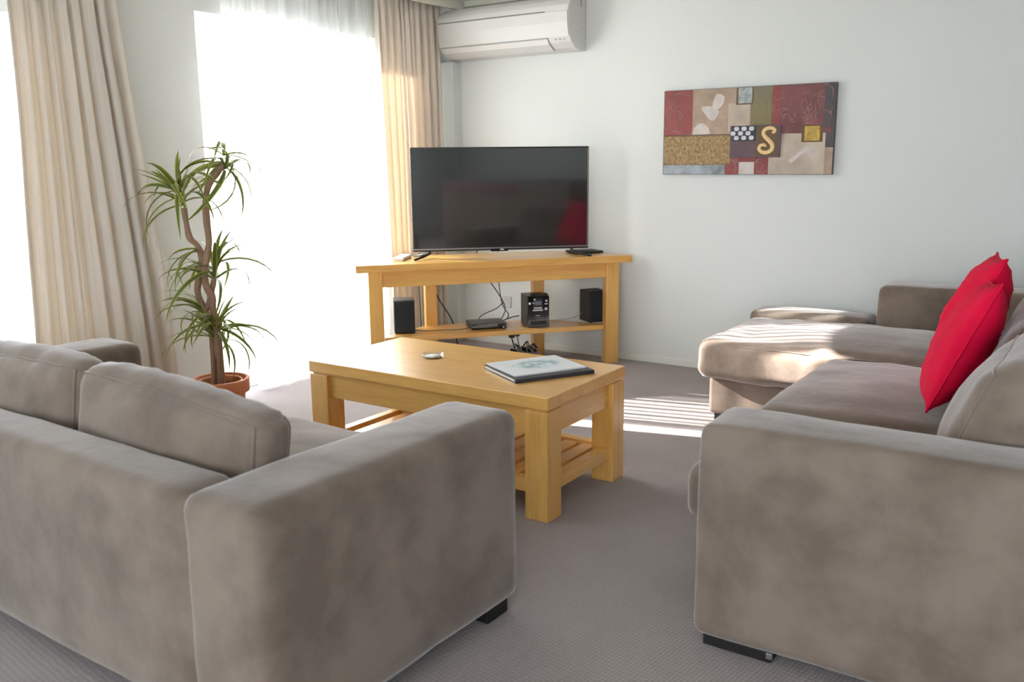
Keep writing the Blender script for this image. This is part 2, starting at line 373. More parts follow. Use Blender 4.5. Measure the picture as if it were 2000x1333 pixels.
def sliding_door(name, y0, y1, label, slid=False):
    t = thing(name, label, 'glass door', (XW - .1, y0, 0), kind='structure'); L = y1 - y0
    boxes('frame', [((-.035, 0, 0), (.035, .03, ZH)), ((-.035, L - .045, 0), (.035, L, ZH)), ((-.035, .045, ZH - .05), (.035, L - .045, ZH)), ((-.035, .045, 0), (.035, L - .045, .03))], 'white_metal', t)
    for k, (a, b, x) in enumerate((((L / 2 - .10, L - .115, .016) if slid else (.045, L / 2 + .03, .016)), (L / 2 - .03, L - .045, -.016))):
        s = boxes('sash', [((x - .014, a, .03), (x + .014, a + .055, ZH - .05)), ((x - .014, b - .055, .03), (x + .014, b, ZH - .05)), ((x - .014, a + .055, .03), (x + .014, b - .055, .10)), ((x - .014, a + .055, ZH - .11), (x + .014, b - .055, ZH - .05))], 'white_metal', t)
        box('pane', (x - .003, a + .055, .10), (x + .003, b - .055, ZH - .11), 'window_glass', s, bev=0)
    return t
sliding_door('window_1', O1[0], O1[1], 'white framed glass door behind the sheer curtain by the plant', True)
sliding_door('window_2', O2[0], O2[1], 'white framed glass door left of the thick curtain')
t = thing('fill_window', 'added wide white framed window behind the viewer, unseen, for fill light', 'window', (W3[0], YF - .08, W3[2]), kind='structure')
Lw, Hw = W3[1] - W3[0], W3[3] - W3[2]
boxes('frame', [((0, -.03, 0), (.05, .03, Hw)), ((Lw - .05, -.03, 0), (Lw, .03, Hw)), ((.05, -.03, 0), (Lw - .05, .03, .05)), ((.05, -.03, Hw - .05), (Lw - .05, .03, Hw)), ((Lw / 2 - .025, -.03, .05), (Lw / 2 + .025, .03, Hw - .05))], 'white_metal', t)
for a, b in ((.05, Lw / 2 - .025), (Lw / 2 + .025, Lw - .05)): box('pane', (a, -.003, .05), (b, .003, Hw - .05), 'window_glass', t, bev=0)

# outside: paving, added sun-blocking wall, rail
tag(box('ground', (-22, -14, -.14), (16, 18, -.09), 'paving', bev=0), 'pale paved ground outside the glass doors', 'ground', kind='structure')
tag(box('sun_block_wall', (-7.6, -10, -.09), (-7.2, 1.75, 6.8), 'render_white', bev=.01), 'pale rendered wall beyond the left glass door, added to block the sun', 'wall', kind='structure')  # added wall, tall enough to keep sun out of left door and rear window
t = thing('patio_fence', 'tall white board fence outside the sheer curtained door', 'fence', (-6.6, 1.9, -.09))
for y in (0, 1.8, 3.6, 5.4, 7.2): box('post', (-.05, y - .04, 0), (-.012, y + .04, 2.05), 'white_metal', t)
for k in range(13): box('board', (-.012, -.04, .05 + k * .155), (.012, 7.24, .05 + k * .155 + .148), 'white_metal', t)
def outdoor_shrub(loc, label, seed):
    t = thing('garden_shrub', label, 'shrub', loc); rnd = random.Random(seed)
    tube('stem', [(0, 0, 0), (.02, .01, .3), (0, .03, .7)], .02, 'bark', t)
    bm = bmesh.new()
    for k in range(46):
        a = rnd.uniform(0, 6.28); e = rnd.uniform(.1, 1.3); L = rnd.uniform(.5, 1.0); z0 = rnd.uniform(.35, .7)
        d = Vector((math.cos(a) * math.cos(e), math.sin(a) * math.cos(e), math.sin(e))); sd = Vector((-math.sin(a), math.cos(a), 0)) * .03
        P = [Vector((0, 0, z0)) + d * L * q + Vector((0, 0, -.45 * L * q * q)) for q in (0, .33, .66, 1)]
        for i, wd in enumerate((.5, 1, .8)):
            w2 = (1, .8, .05)[i]
            bm.faces.new([bm.verts.new(v) for v in (P[i] - sd * wd, P[i] + sd * wd, P[i + 1] + sd * w2, P[i + 1] - sd * w2)])
    from_bm('foliage', bm, 'shrub_leaf', t)
outdoor_shrub((-5.3, 2.5, -.09), 'spiky green garden shrub outside the left glass door', 3)
outdoor_shrub((-6.3, .6, -.09), 'smaller spiky garden shrub against the added sun-blocking wall', 5)

# kitchen counter to the right of the picture (seen only mirrored in the television)
t = thing('kitchen_counter', 'brown kitchen counter with dark top and red end', 'counter', (2.5, -1.4, 0))
box('body', (.04, .0, .08), (.62, 2.4, .98), 'laminate_brown', t); box('plinth', (.08, .03, 0), (.6, 2.37, .08), 'black_plastic', t)
box('worktop', (0, -.03, .98), (.66, 2.43, 1.02), 'bench_top', t); box('end_panel', (.02, -.0, .80), (.04, 1.5, .96), 'laminate_red', t, bev=.001)

# ------------------------------------------------------------------ sofas
def sofa_two():
    t = thing('two_seat_sofa', 'taupe suede two-seat sofa seen from behind beside the potted plant', 'sofa', (-1.365, 1.115, 0), math.radians(-1.2))
    W = 2.04; D = .93; A = .25; H = .612
    box('base_frame', (-W + A, .04, .06), (-A, D - .03, .235), 'suede', t, bev=.02, seg=3)
    Soft((-W + A - .008, 0, .045), (-A + .008, .165, H - .012), .035, (0, .008, .006), .004, 4, 1).build('backrest', 'suede', t, 14)
    for x0, sd in ((-A, 2), (-W, 3)):
        Soft((x0, -.012, .045), (x0 + A, D, H), .042, (.006, .0, .008), .005, 4, sd).build('arm', 'suede', t, 18)
    cw = (W - 2 * A) / 2
    for k in range(2):
        x1 = -A - k * cw
        s = Soft((x1 - cw + .003, .17, .235), (x1 - .003, D + .055, .43), .05, (.0, .012, .038), .006, 7, 4 + k, stretch=(.5, 1.5, 1))
        c = s.build('seat_cushion', 'suede', t, 18); s.seam(2, 1, 'piping', 'suede', c, .004)
        def fn(p, u, k=k):
            # the top edge sags towards one end, and the top corners pull in
            p.z += (-.022 * u[0] - .012) * max(0, u[2]) if k == 0 else (.012 * u[0] - .002) * max(0, u[2])
            p.y += .012 * (1 - u[0] ** 2) * max(0, u[2])
            return p
        s = Soft((x1 - cw + .002, .175, .425), (x1 - .004, .312, .742), .055, (.008, .03, .014), .008, 6.5, 8 + k, (0, .13), fn, (2.2, 1, .5))
        c = s.build('back_cushion', 'suede', t, 22)
        s.seam(1, -1, 'piping', 'suede', c, .0045); s.seam(1, 1, 'piping', 'suede', c, .0045)
    for x in (-W + .03, -.23):
        for y in (.06, D - .13): box('foot', (x, y, 0), (x + .20, y + .10, .05), 'dark_foot', t, .004)
    return t
sofa_two()

def sofa_corner():
    t = thing('chaise_sofa', 'taupe suede corner sofa with chaise under the painting wall', 'sofa', (0, 2.13, 0))
    XB = .14; XF = -.858; A = .235; H = .625; L = 3.0
    Soft((XF, 0, .03), (XB, A, H), .034, (0, .004, .008), .004, 4, 21).build('arm', 'suede', t, 18)
    Soft((-1.0, L - .255, .03), (XB, L, .645), .04, (0, .004, .006), .004, 4, 22).build('arm', 'suede', t, 16)
    box('base_frame', (-.865, A - .01, .06), (.0, 2.06, .235), 'suede', t, bev=.02, seg=3)
    box('chaise_base', (-1.605, 2.0, .055), (-.0, L - .03, .245), 'suede', t, bev=.02, seg=3)
    Soft((-.06, A - .01, .03), (XB, L - .24, .62), .04, (0, 0, .006), .004, 4, 23).build('backrest', 'suede', t, 14)
    for k, (y0, y1, x0) in enumerate(((A + .005, .90, -.985), (.905, 1.905, -1.02))):
        s = Soft((x0, y0, .235), (-.06, y1, .43), .055, (.02, .0, .035), .007, 6, 30 + k)
        c = s.build('seat_cushion', 'suede', t, 20); s.seam(2, -1, 'piping', 'suede', c, .004)
    s = Soft((-1.645, 1.915, .245), (-.06, 2.735, .435), .055, (.0, .012, .045), .010, 6, 40, stretch=(2.5, 1, 1))
    c = s.build('chaise_cushion', 'suede', t, 26); s.seam(2, 1, 'piping', 'suede', c, .004)
    Soft((-1.675, 2.745, .245), (-1.03, L - .02, .462), .035, (0, 0, .012), .004, 6, 41).build('side_bolster', 'suede', t, 14)
    for k, (y0, y1) in enumerate(((A + .01, .90), (.91, 1.80), (1.82, 2.70))):
        s = Soft((-.36, y0, .425), (-.16, y1, .80), .06, (.05, .012, .03), .010, 6, 50 + k, (.36, 0))
        c = s.build('back_cushion', 'suede', t, 20)
        s.seam(0, -1, 'piping', 'suede', c, .0045); s.seam(0, 1, 'piping', 'suede', c, .0045)
    for a, b in (((XF + .03, .02), (XF + .22, .12)), ((-.1, .02), (.1, .12)), ((-1.59, 2.05), (-1.5, 2.15)), ((-1.59, L - .2), (-1.5, L - .1)), ((-.1, L - .2), (.1, L - .1))):
        box('foot', (a[0], a[1], 0), (b[0], b[1], .06 if b[1] > 1 else .034), 'dark_foot', t, .004)
    box('leg_bracket', (XF + .205, .018, .012), (XF + .222, .022, .028), 'bezel_edge', t, .001)
sofa_corner()

def pillow(loc, rot, size, label, seed):
    t = thing('throw_pillow', label, 'cushion', loc, group='red scatter cushions on the corner sofa'); t.rotation_euler = rot
    n = 22; bm = bmesh.new(); S = {}
    for side in (1, -1):
        for i in range(n + 1):
            for j in range(n + 1):
                a = -1 + 2 * i / n; b = -1 + 2 * j / n
                e = (1 - a * a) * (1 - b * b)
                if side == -1 and e < 1e-9: S[(side, i, j)] = S[(1, i, j)]; continue
                pin = 1 - .06 * (1 - a * a) * abs(b) ** 2; pin2 = 1 - .06 * (1 - b * b) * abs(a) ** 2
                th = size * (.21 if side == 1 else .16) * max(0, e) ** .5
                k = Vector((a * 2 + seed, b * 2, side))
                th *= 1 + .16 * noise.noise(k * 1.7) + .10 * noise.noise(k * 4)
                S[(side, i, j)] = bm.verts.new((side * th, a * size / 2 * pin2, b * size / 2 * pin + size / 2))
    for side in (1, -1):
        for i in range(n):
            for j in range(n):
                q = [S[(side, i, j)], S[(side, i + 1, j)], S[(side, i + 1, j + 1)], S[(side, i, j + 1)]]
                bm.faces.new(q if side == 1 else q[::-1])
    o = from_bm('cover', bm, 'red_cloth', t, True)
    pts = []
    for a, b in [(-1 + 2 * k / n, -1) for k in range(n)] + [(1, -1 + 2 * k / n) for k in range(n)] + [(1 - 2 * k / n, 1) for k in range(n)] + [(-1, 1 - 2 * k / n) for k in range(n)]:
        pin = 1 - .06 * (1 - a * a) * abs(b) ** 2; pin2 = 1 - .06 * (1 - b * b) * abs(a) ** 2
        pts.append((0, a * size / 2 * pin2, b * size / 2 * pin + size / 2))
    tube('seam', pts, .004, 'red_cloth', t, k=0, seg=6, closed=True)
    return t
pillow((-.485, 3.22, .485), (math.radians(-6), math.radians(24), math.radians(8)), .45, 'red scatter cushion in front, nearer the camera', 1)
pillow((-.53, 3.71, .462), (math.radians(-3), math.radians(22), math.radians(8)), .51, 'red scatter cushion tucked behind the nearer one', 2)

# ------------------------------------------------------------------ coffee table
def coffee_table():
    X0, X1, Y0, Y1, Z = -2.8045, -1.613, 2.626, 3.232, .4713
    t = thing('coffee_table', 'chunky honey pine coffee table with slatted lower shelf', 'table', ((X0 + X1) / 2, (Y0 + Y1) / 2, 0))
    a, b = (X1 - X0) / 2, (Y1 - Y0) / 2
    box('table_top', (-a, -b, Z - .048), (a, b, Z), 'wood_x', t, .0035)
    box('spacer', (-a + .012, -b + .012, Z - .056), (a - .012, b - .012, Z - .048), 'wood_x', t, 0)
    lw = .098
    for sx in (-1, 1):
        for sy in (-1, 1):
            x, y = sx * (a - .002), sy * (b - .002)
            box('leg', (min(x, x - sx * lw), min(y, y - sy * lw), 0), (max(x, x - sx * lw), max(y, y - sy * lw), Z - .056), 'wood_z', t, .003)
    for sy in (-1, 1):
        y = sy * (b - .022); box('apron', (-a + lw, min(y, y - sy * .025), .318), (a - lw, max(y, y - sy * .025), Z - .056), 'wood_x', t, .002)
    for sx in (-1, 1):
        x = sx * (a - .022); box('apron', (min(x, x - sx * .025), -b + lw, .318), (max(x, x - sx * .025), b - lw, Z - .056), 'wood_y', t, .002)
    for sy in (-1, 1):
        y = sy * (b - .022); box('shelf_rail', (-a + lw, min(y, y - sy * .045), .095), (a - lw, max(y, y - sy * .045), .145), 'wood_x', t, .002)
    for sx in (-1, 1):
        x = sx * (a - .022); box('shelf_rail', (min(x, x - sx * .045), -b + lw, .095), (max(x, x - sx * .045), b - lw, .145), 'wood_y', t, .002)
    n = 12; x = -a + .085; st = (2 * a - .17) / n
    for k in range(n):
        o = box('slat', (x + k * st + .012, -b + .067, .114), (x + (k + 1) * st - .012, b - .067, .136), 'wood_y', t, .002)
coffee_table()
ZT = .4713

def folder():
    # two flat folders lying askew on the table
    t = thing('ring_binder', 'dark ring binder under the white folder on the table', 'binder', (-1.865, 2.966, ZT), math.radians(60))
    # local x along the long edge
    w, h = .345, .285
    box('back_cover', (-w / 2, -h / 2, 0), (w / 2, h / 2, .003), 'binder_cover', t, .001)
    box('pages', (-w / 2 + .003, -h / 2 + .02, .003), (w / 2 - .003, h / 2 - .006, .013), 'paper', t, .001)
    box('front_cover', (-w / 2, -h / 2, .013), (w / 2, h / 2, .016), 'binder_cover', t, .001)
    box('spine', (-w / 2, -h / 2 - .002, .001), (w / 2, -h / 2 + .004, .0155), 'binder_cover', t, .001)
    return t
MATS_print = None
def print_mat():
    m, n, l, p = base('cover_print'); setp(p, Roughness=.3)
    tc = n.new('ShaderNodeTexCoord'); mp = n.new('ShaderNodeMapping'); mp.inputs['Scale'].default_value = (8.0, 12.5, 1); mp.inputs['Location'].default_value = (-.1, -.2, 0)
    gr = n.new('ShaderNodeTexGradient'); gr.gradient_type = 'SPHERICAL'
    ns = n.new('ShaderNodeTexNoise'); ns.inputs['Scale'].default_value = 28; ns.inputs['Detail'].default_value = 6
    l.new(tc.outputs['Object'], mp.inputs[0]); l.new(mp.outputs[0], gr.inputs[0]); l.new(tc.outputs['Object'], ns.inputs['Vector'])
    r = n.new('ShaderNodeValToRGB'); e = r.color_ramp.elements
    e[0].position = .30; e[0].color = (.18, .32, .36, 1); e[1].position = .62; e[1].color = (.75, .86, .90, 1); a = e.new(.46); a.color = (.42, .56, .58, 1)
    l.new(ns.outputs['Fac'], r.inputs[0])
    mr = n.new('ShaderNodeMapRange'); mr.inputs['From Min'].default_value = .05; mr.inputs['From Max'].default_value = .4; l.new(gr.outputs['Fac'], mr.inputs['Value'])
    mx = n.new('ShaderNodeMix'); mx.data_type = 'RGBA'; mx.inputs[6].default_value = (.84, .87, .90, 1)
    l.new(mr.outputs[0], mx.inputs[0]); l.new(r.outputs[0], mx.inputs[7]); l.new(mx.outputs[2], p.inputs['Base Color']); MATS['cover_print'] = m
print_mat()
folder()
t = thing('brochure', 'white folder with pale blue picture on its cover, on the table', 'folder', (-1.878, 2.972, ZT + .016), math.radians(61))
box('pages', (-.158, -.120, 0), (.158, .128, .004), 'paper', t, .001)
box('cover', (-.160, -.122, .004), (.160, .130, .0065), 'cover_print', t, .001)

t = thing('glass_ashtray', 'small round clear glass ashtray on the coffee table', 'ashtray', (-2.385, 2.945, ZT))
lathe('dish', [(0, .0), (.042, .0), (.047, .004), (.049, .016), (.046, .018), (.043, .012), (.038, .006), (0, .005)], 'clear_glass', t)
lathe('base_disc', [(0, .0052), (.034, .0056), (.036, .0075), (0, .0075)], 'paper', t)

# ------------------------------------------------------------------ television stand and what is on it
SA = math.atan2(.75432, .65651)
SL = Vector((-3.678, 3.849, 0))
def sw(s, d, z=0):
    return SL + Vector((math.cos(SA), math.sin(SA), 0)) * s + Vector((-math.sin(SA), math.cos(SA), 0)) * d + Vector((0, 0, z))
def tv_stand():
    t = thing('corner_stand', 'honey pine corner stand below the television', 'stand', sw(0, 0), SA)
    ZTP = .70
    prism('stand_top', [(0, 0), (1.738, 0), (1.70, .075), (1.30, .47), (.44, .47), (.04, .075)], 2, ZTP - .045, ZTP, 'wood_x', t, .003)
    for x in (.075, 1.738 - .075 - .085): box('leg', (x, .035, 0), (x + .085, .105, ZTP - .045), 'wood_z', t, .003)
    for x in (.47, 1.738 - .47 - .075): box('leg', (x, .37, 0), (x + .075, .44, ZTP - .045), 'wood_z', t, .003)
    box('apron', (.16, .05, .558), (1.578, .075, ZTP - .045), 'wood_x', t, .002)
    for s in (1, -1):
        o = box('apron', (0, -.011, .57), (.385, .011, ZTP - .045), 'wood_x', t, .002)
        o.location = (.125 if s == 1 else 1.738 - .125, .10, 0); o.rotation_euler[2] = math.radians(38 if s == 1 else 142)
    box('apron', (.545, .395, .57), (1.193, .418, ZTP - .045), 'wood_x', t, .002)
    prism('shelf', [(.165, .06), (1.573, .06), (1.573, .10), (1.27, .40), (.47, .40), (.165, .10)], 2, .22, .25, 'wood_x', t, .002)
tv_stand()
ZS = .70; ZL = .25
def television():
    t = thing('television', 'large flat black television on the corner stand', 'television', (-3.2087, 4.677, ZS), math.radians(42))
    W, H0, H1 = 1.110, .043, .678
    box('cabinet', (-W / 2, -.005, H0), (W / 2, .035, H1), 'black_plastic', t, .004)
    box('rear_housing', (-.36, .035, H0 + .05), (.36, .065, .42), 'black_plastic', t, .01)
    box('screen', (-W / 2 + .011, -.0065, H0 + .022), (W / 2 - .011, -.004, H1 - .010), 'screen', t, 0)
    box('lower_bezel', (-W / 2 + .003, -.008, H0 + .012), (W / 2 - .003, -.0045, H0 + .018), 'bezel_edge', t, .0005)
    box('side_trim', (W / 2 - .009, -.008, H0 + .02), (W / 2 - .006, -.0045, H1 - .012), 'bezel_edge', t, .0005)
    box('sensor_housing', (-.07, -.012, H0 - .006), (.04, .01, H0 + .010), 'black_gloss', t, .002)
    box('badge', (-.012, -.0135, H0 + .002), (.012, -.0115, H0 + .009), 'silver', t, .0005)
    for s in (-1, 1):
        x = s * .45
        bm = bmesh.new()
        add_tube(bm, [(x, .01, H0 + .015), (x, -.0, .032), (x + s * .04, -.045, .018), (x + s * .10, -.105, .006)], .008, 6)
        add_tube(bm, [(x, .015, H0 + .015), (x, .02, .03), (x + s * .04, .065, .018), (x + s * .10, .12, .006)], .008, 6)
        from_bm('foot', bm, 'dark_metal', t, True)
television()
p = sw(.315, .27); t = thing('white_box', 'flat white box on the left end of the corner stand', 'box', (p.x, p.y, ZS), SA + math.radians(68))
box('case', (-.11, -.035, 0), (.11, .035, .022), 'white_plastic', t, .006); box('seam_line', (-.111, -.0355, .010), (.111, .0355, .0115), 'grey_mark', t, 0)
p = sw(1.50, .24); t = thing('set_top_box', 'flat black box beside the television\'s right foot', 'box', (p.x, p.y, ZS), SA + math.radians(8))
box('case', (-.10, -.075, .003), (.10, .075, .017), 'black_plastic', t, .004); box('top_plate', (-.06, -.05, .017), (.06, .05, .020), 'dark_metal', t, .001)
for x in (-.08, .07):
    for y in (-.06, .05): box('foot', (x, y, 0), (x + .012, y + .012, .003), 'black_plastic', t, 0)

def speaker(s, d, rz, label):
    p = sw(s, d, ZL); t = thing('loudspeaker', label, 'speaker', p, SA + rz, group='speakers on the stand shelf')
    w, dp, h = .128, .155, .208
    box('cabinet', (0, .014, .004), (w, dp, h), 'speaker_body', t, .003)
    box('grille', (.002, 0, .012), (w - .002, .014, h - .004), 'grille_cloth', t, .004)
    for x in (.01, w - .022):
        for y in (.02, dp - .03): cyl('foot', (x + .006, y + .005, .002), 2, .006, .004, 'black_plastic', t, 10)
speaker(.235, .15, math.radians(-6), 'black bookshelf speaker at the window end of the stand shelf')
speaker(1.505, .125, math.radians(8), 'black bookshelf speaker at the wall end of the stand shelf')

p = sw(.718, .135, ZL); t = thing('disc_player', 'slim dark disc player in the middle of the stand shelf', 'player', p, SA)
box('case', (0, .006, .005), (.225, .17, .040), 'player_top', t, .002); box('front_panel', (0, 0, .004), (.225, .006, .039), 'black_gloss', t, .001)
box('panel_window', (.170, -.001, .012), (.215, .0, .034), 'black_plastic', t, 0); box('badge', (.006, -.0008, .017), (.030, 0, .022), 'grey_mark', t, 0); cyl('power_button', (.205, -.001, .011), 1, .005, .003, 'silver', t, 14)
for x in (.012, .203):
    for y in (.02, .14): box('foot', (x, y, 0), (x + .012, y + .012, .005), 'black_plastic', t, 0)

p = sw(1.072, .10, ZL); t = thing('mini_stereo', 'black compact stereo with round buttons on the stand shelf', 'stereo', p, SA + math.radians(-3))
w, dp, h = .142, .19, .205
box('body', (0, .012, .003), (w, dp, h - .004), 'player_top', t, .004)
fp = box('front_panel', (0, -.002, .002), (w, .012, h), 'black_gloss', t, .004)
box('display', (.047, -.0035, .146), (.090, -.002, .171), 'lcd', t, .0005)
box('display_surround', (.036, -.0028, .118), (.100, -.0018, .188), 'black_plastic', t, .0005)
for z, a, b in ((.123, .040, .094), (.109, .033, .100)): box('button_bar', (a, -.006, z), (b, -.002, z + .0085), 'silver', t, .002)
for x, z, r in ((.014, .158, .0075), (.037, .160, .0045), (.046, .182, .006), (.122, .172, .0075), (.120, .121, .009)): cyl('knob', (x, -.004, z), 1, r, .006, 'silver', t, 16)
box('button_bar', (.110, -.005, .149), (.132, -.002, .156), 'silver', t, .002)
box('badge', (.053, -.003, .075), (.082, -.002, .081), 'grey_mark', t, 0); box('lettering', (.038, -.0027, .064), (.104, -.002, .0665), 'grey_line', t, 0); box('lettering', (.055, -.0027, .052), (.088, -.002, .054), 'grey_line', t, 0)
box('cassette_door', (.020, -.0035, .020), (.122, -.002, .045), 'black_plastic', t, .001); box('door_edge', (.03, -.004, .0455), (.11, -.003, .0467), 'grey_mark', t, 0)
for x in (.01, w - .022):
    for y in (.02, dp - .04): box('foot', (x, y, 0), (x + .012, y + .012, .003), 'black_plastic', t, 0)
p = sw(1.072, .10, ZL + h - .0035); t = thing('remote_control', 'black remote control lying on top of the stereo', 'remote', p, SA + math.radians(-3))
bm = bmesh.new(); add_box(bm, (.03, .0, .0), (.135, .045, .016)); bmesh.ops.bevel(bm, geom=list(bm.edges), offset=.006, segments=3, affect='EDGES', profile=.5)
from_bm('case', bm, 'black_plastic', t)
for k in range(5): box('button', (.042 + k * .017, .012, .016), (.052 + k * .017, .022, .018), 'dark_metal', t, .001)

# wall outlet and cables
t = thing('power_outlet', 'square white power outlet on the wall behind the stand', 'outlet', (-3.564, YB, .307))
box('plate', (-.04, -.010, -.04), (.04, 0, .04), 'white_plastic', t, .003); box('switch', (-.014, -.013, .010), (.0, -.010, .026), 'white_plastic', t, .001); box('switch', (.008, -.013, .010), (.022, -.010, .026), 'white_plastic', t, .001)
def cable(name, pts, r, mat, label):
    o = tube(name, pts, r, mat, None, k=8, seg=6); return tag(o, label, 'cable', 'cables behind the stand')
def S3(*a): return [tuple(sw(*q)) for q in a]
cable('television_cable', S3((.86, .255, .76), (.83, .44, .715), (.86, .50, .66), (.90, .49, .55), (.99, .45, .40), (1.00, .38, .33), (.955, .34, .262)), .0032, 'cable_black', 'black cable dropping from the television to the shelf')
cable('antenna_cable', S3((.95, .255, .75), (.975, .44, .715), (.98, .50, .66), (.985, .49, .52), (1.0, .46, .36), (1.03, .41, .29), (1.0, .385, .256)), .003, 'cable_black', 'second black cable hanging from the television\'s middle')
cable('player_cable', S3((.80, .305, .285), (.83, .34, .305), (.88, .37, .32), (.95, .40, .34), (1.0, .43, .37)), .003, 'cable_black', 'black cable arching up from the disc player\'s rear')
cable('stereo_cable', S3((1.07, .29, .30), (1.03, .33, .285), (.98, .36, .262), (.93, .355, .256), (.90, .365, .256)), .004, 'cable_black', 'short black cable behind the stereo\'s left side')
cable('speaker_wire', S3((1.50, .245, .31), (1.44, .26, .275), (1.36, .30, .256), (1.24, .33, .254), (1.18, .30, .30)), .0022, 'cable_grey', 'thin grey wire from wall end speaker to the stereo')
cable('speaker_lead', S3((.37, .20, .262), (.45, .19, .2545), (.56, .185, .2545), (.66, .175, .2545), (.74, .24, .2545), (.82, .33, .2545), (.93, .345, .2545)), .0022, 'cable_black', 'thin wire lying on the shelf from the window end speaker')
cable('hanging_cord', S3((.47, .27, .74), (.45, .46, .71), (.445, .485, .62), (.450, .48, .40), (.455, .478, .20), (.46, .48, .02)), .0035, 'cable_black', 'thin dark cord hanging straight down beside the stand\'s rear leg')
cable('wall_lead', S3((.555, .48, .46), (.58, .475, .40), (.61, .47, .35), (.655, .465, .27), (.68, .46, .18), (.70, .47, .02)), .004, 'cable_black', 'dark lead slanting down near the corner pipe cover')
t = thing('power_adapter', 'black power adapter with two leads hanging under the shelf', 'adapter', tuple(sw(1.02, .30, .155)), SA)
o = box('block', (-.018, -.016, -.0), (.018, .016, .06), 'black_plastic', t, .003); box('block', (.024, -.016, .008), (.052, .016, .065), 'black_plastic', t, .003)
tube('lead', [(.0, 0, .0), (.015, .0, -.05), (.035, .02, -.10), (.06, .04, -.148)], .0045, 'cable_black', t); tube('lead', [(.038, 0, .008), (.05, .0, -.05), (.075, .01, -.10), (.10, .03, -.148)], .0045, 'cable_grey', t)
tube('lead', [(0, 0, .06), (.0, .02, .075), (.01, .05, .08)], .004, 'cable_black', t)
t = thing('power_board', 'white multi-plug power board on the floor under the stand', 'power board', tuple(sw(1.13, .36, 0)), SA + math.radians(20))
box('case', (-.15, -.03, 0), (.15, .03, .032), 'white_plastic', t, .005)
for k in range(4): box('plug', (-.11 + k * .06, -.02, .032), (-.075 + k * .06, .02, .075), 'black_plastic', t, .005)
rnd = random.Random(4); PM = (Matrix.Translation(sw(1.13, .36, 0)) @ Matrix.Rotation(SA + math.radians(20), 4, 'Z')).inverted()
for k in range(5):
    q = [(1.02 + rnd.uniform(0, .18), .27 + rnd.uniform(-.05, .12), .012 + rnd.uniform(.0, .10)) for _ in range(6)]
    tube('lead', [PM @ Vector(p) for p in S3(*q)], .0042 if k % 2 else .005, 'cable_grey' if k in (1, 3) else 'cable_black', t, k=8, seg=6)

# ------------------------------------------------------------------ air conditioner
t = thing('air_conditioner', 'white wall mounted split air conditioner near the ceiling', 'air conditioner', (-2.932, YB, 1.972))
prof = [(0, 0), (-.085, 0), (-.135, .012), (-.185, .042), (-.208, .075), (-.222, .16), (-.226, .235), (-.218, .262), (-.195, .290), (-.15, .318), (-.10, .330), (0, .332)]
AW = 1.02
prism('casing', prof, 0, -AW, 0, 'white_plastic', t, .004)
fp = [(-.2095, .078), (-.2235, .16), (-.2275, .222), (-.2335, .222), (-.2295, .16), (-.2155, .074)]
prism('front_panel', fp, 0, -AW + .006, -.006, 'white_plastic', t, .001)
gap = [(-.2255, .224), (-.2285, .224), (-.2285, .230), (-.2255, .230)]
prism('intake_gap', gap, 0, -AW + .01, -.17, 'grey_line', t)
fl = [(-.128, .0085), (-.187, .039), (-.206, .068), (-.2105, .066), (-.190, .034), (-.130, .002)]
prism('outlet_flap', fl, 0, -AW + .02, -.16, 'white_plastic', t, .0008)
prism('flap_edge', [(-.1255, .004), (-.1255, .0105), (-.121, .009), (-.121, .003)], 0, -AW + .02, -.16, 'grey_line', t)
prism('flap_line', [(-.2085, .0705), (-.2155, .0700), (-.2155, .0730), (-.2085, .0735)], 0, -AW + .01, -.16, 'grey_mark', t)
prism('flap_end', [(-.128, .006), (-.187, .037), (-.207, .068), (-.2075, .0665), (-.188, .0345), (-.129, .0035)], 0, -.1605, -.158, 'grey_mark', t)
box('badge', (-AW + .022, -.2185, .094), (-AW + .062, -.2155, .099), 'grey_mark', t, 0)
for k in range(3): box('indicator', (-.11 + k * .03, -.2045, .058), (-.10 + k * .03, -.198, .062), 'grey_mark', t, 0)
box('side_label', (-.001, -.075, .26), (.0012, -.060, .31), 'grey_mark', t, 0)
box('side_mark', (-.001, -.115, .105), (.0012, -.095, .110), 'grey_mark', t, 0)
box('side_seam', (-.001, -.012, .01), (.001, -.009, .325), 'grey_mark', t, 0)

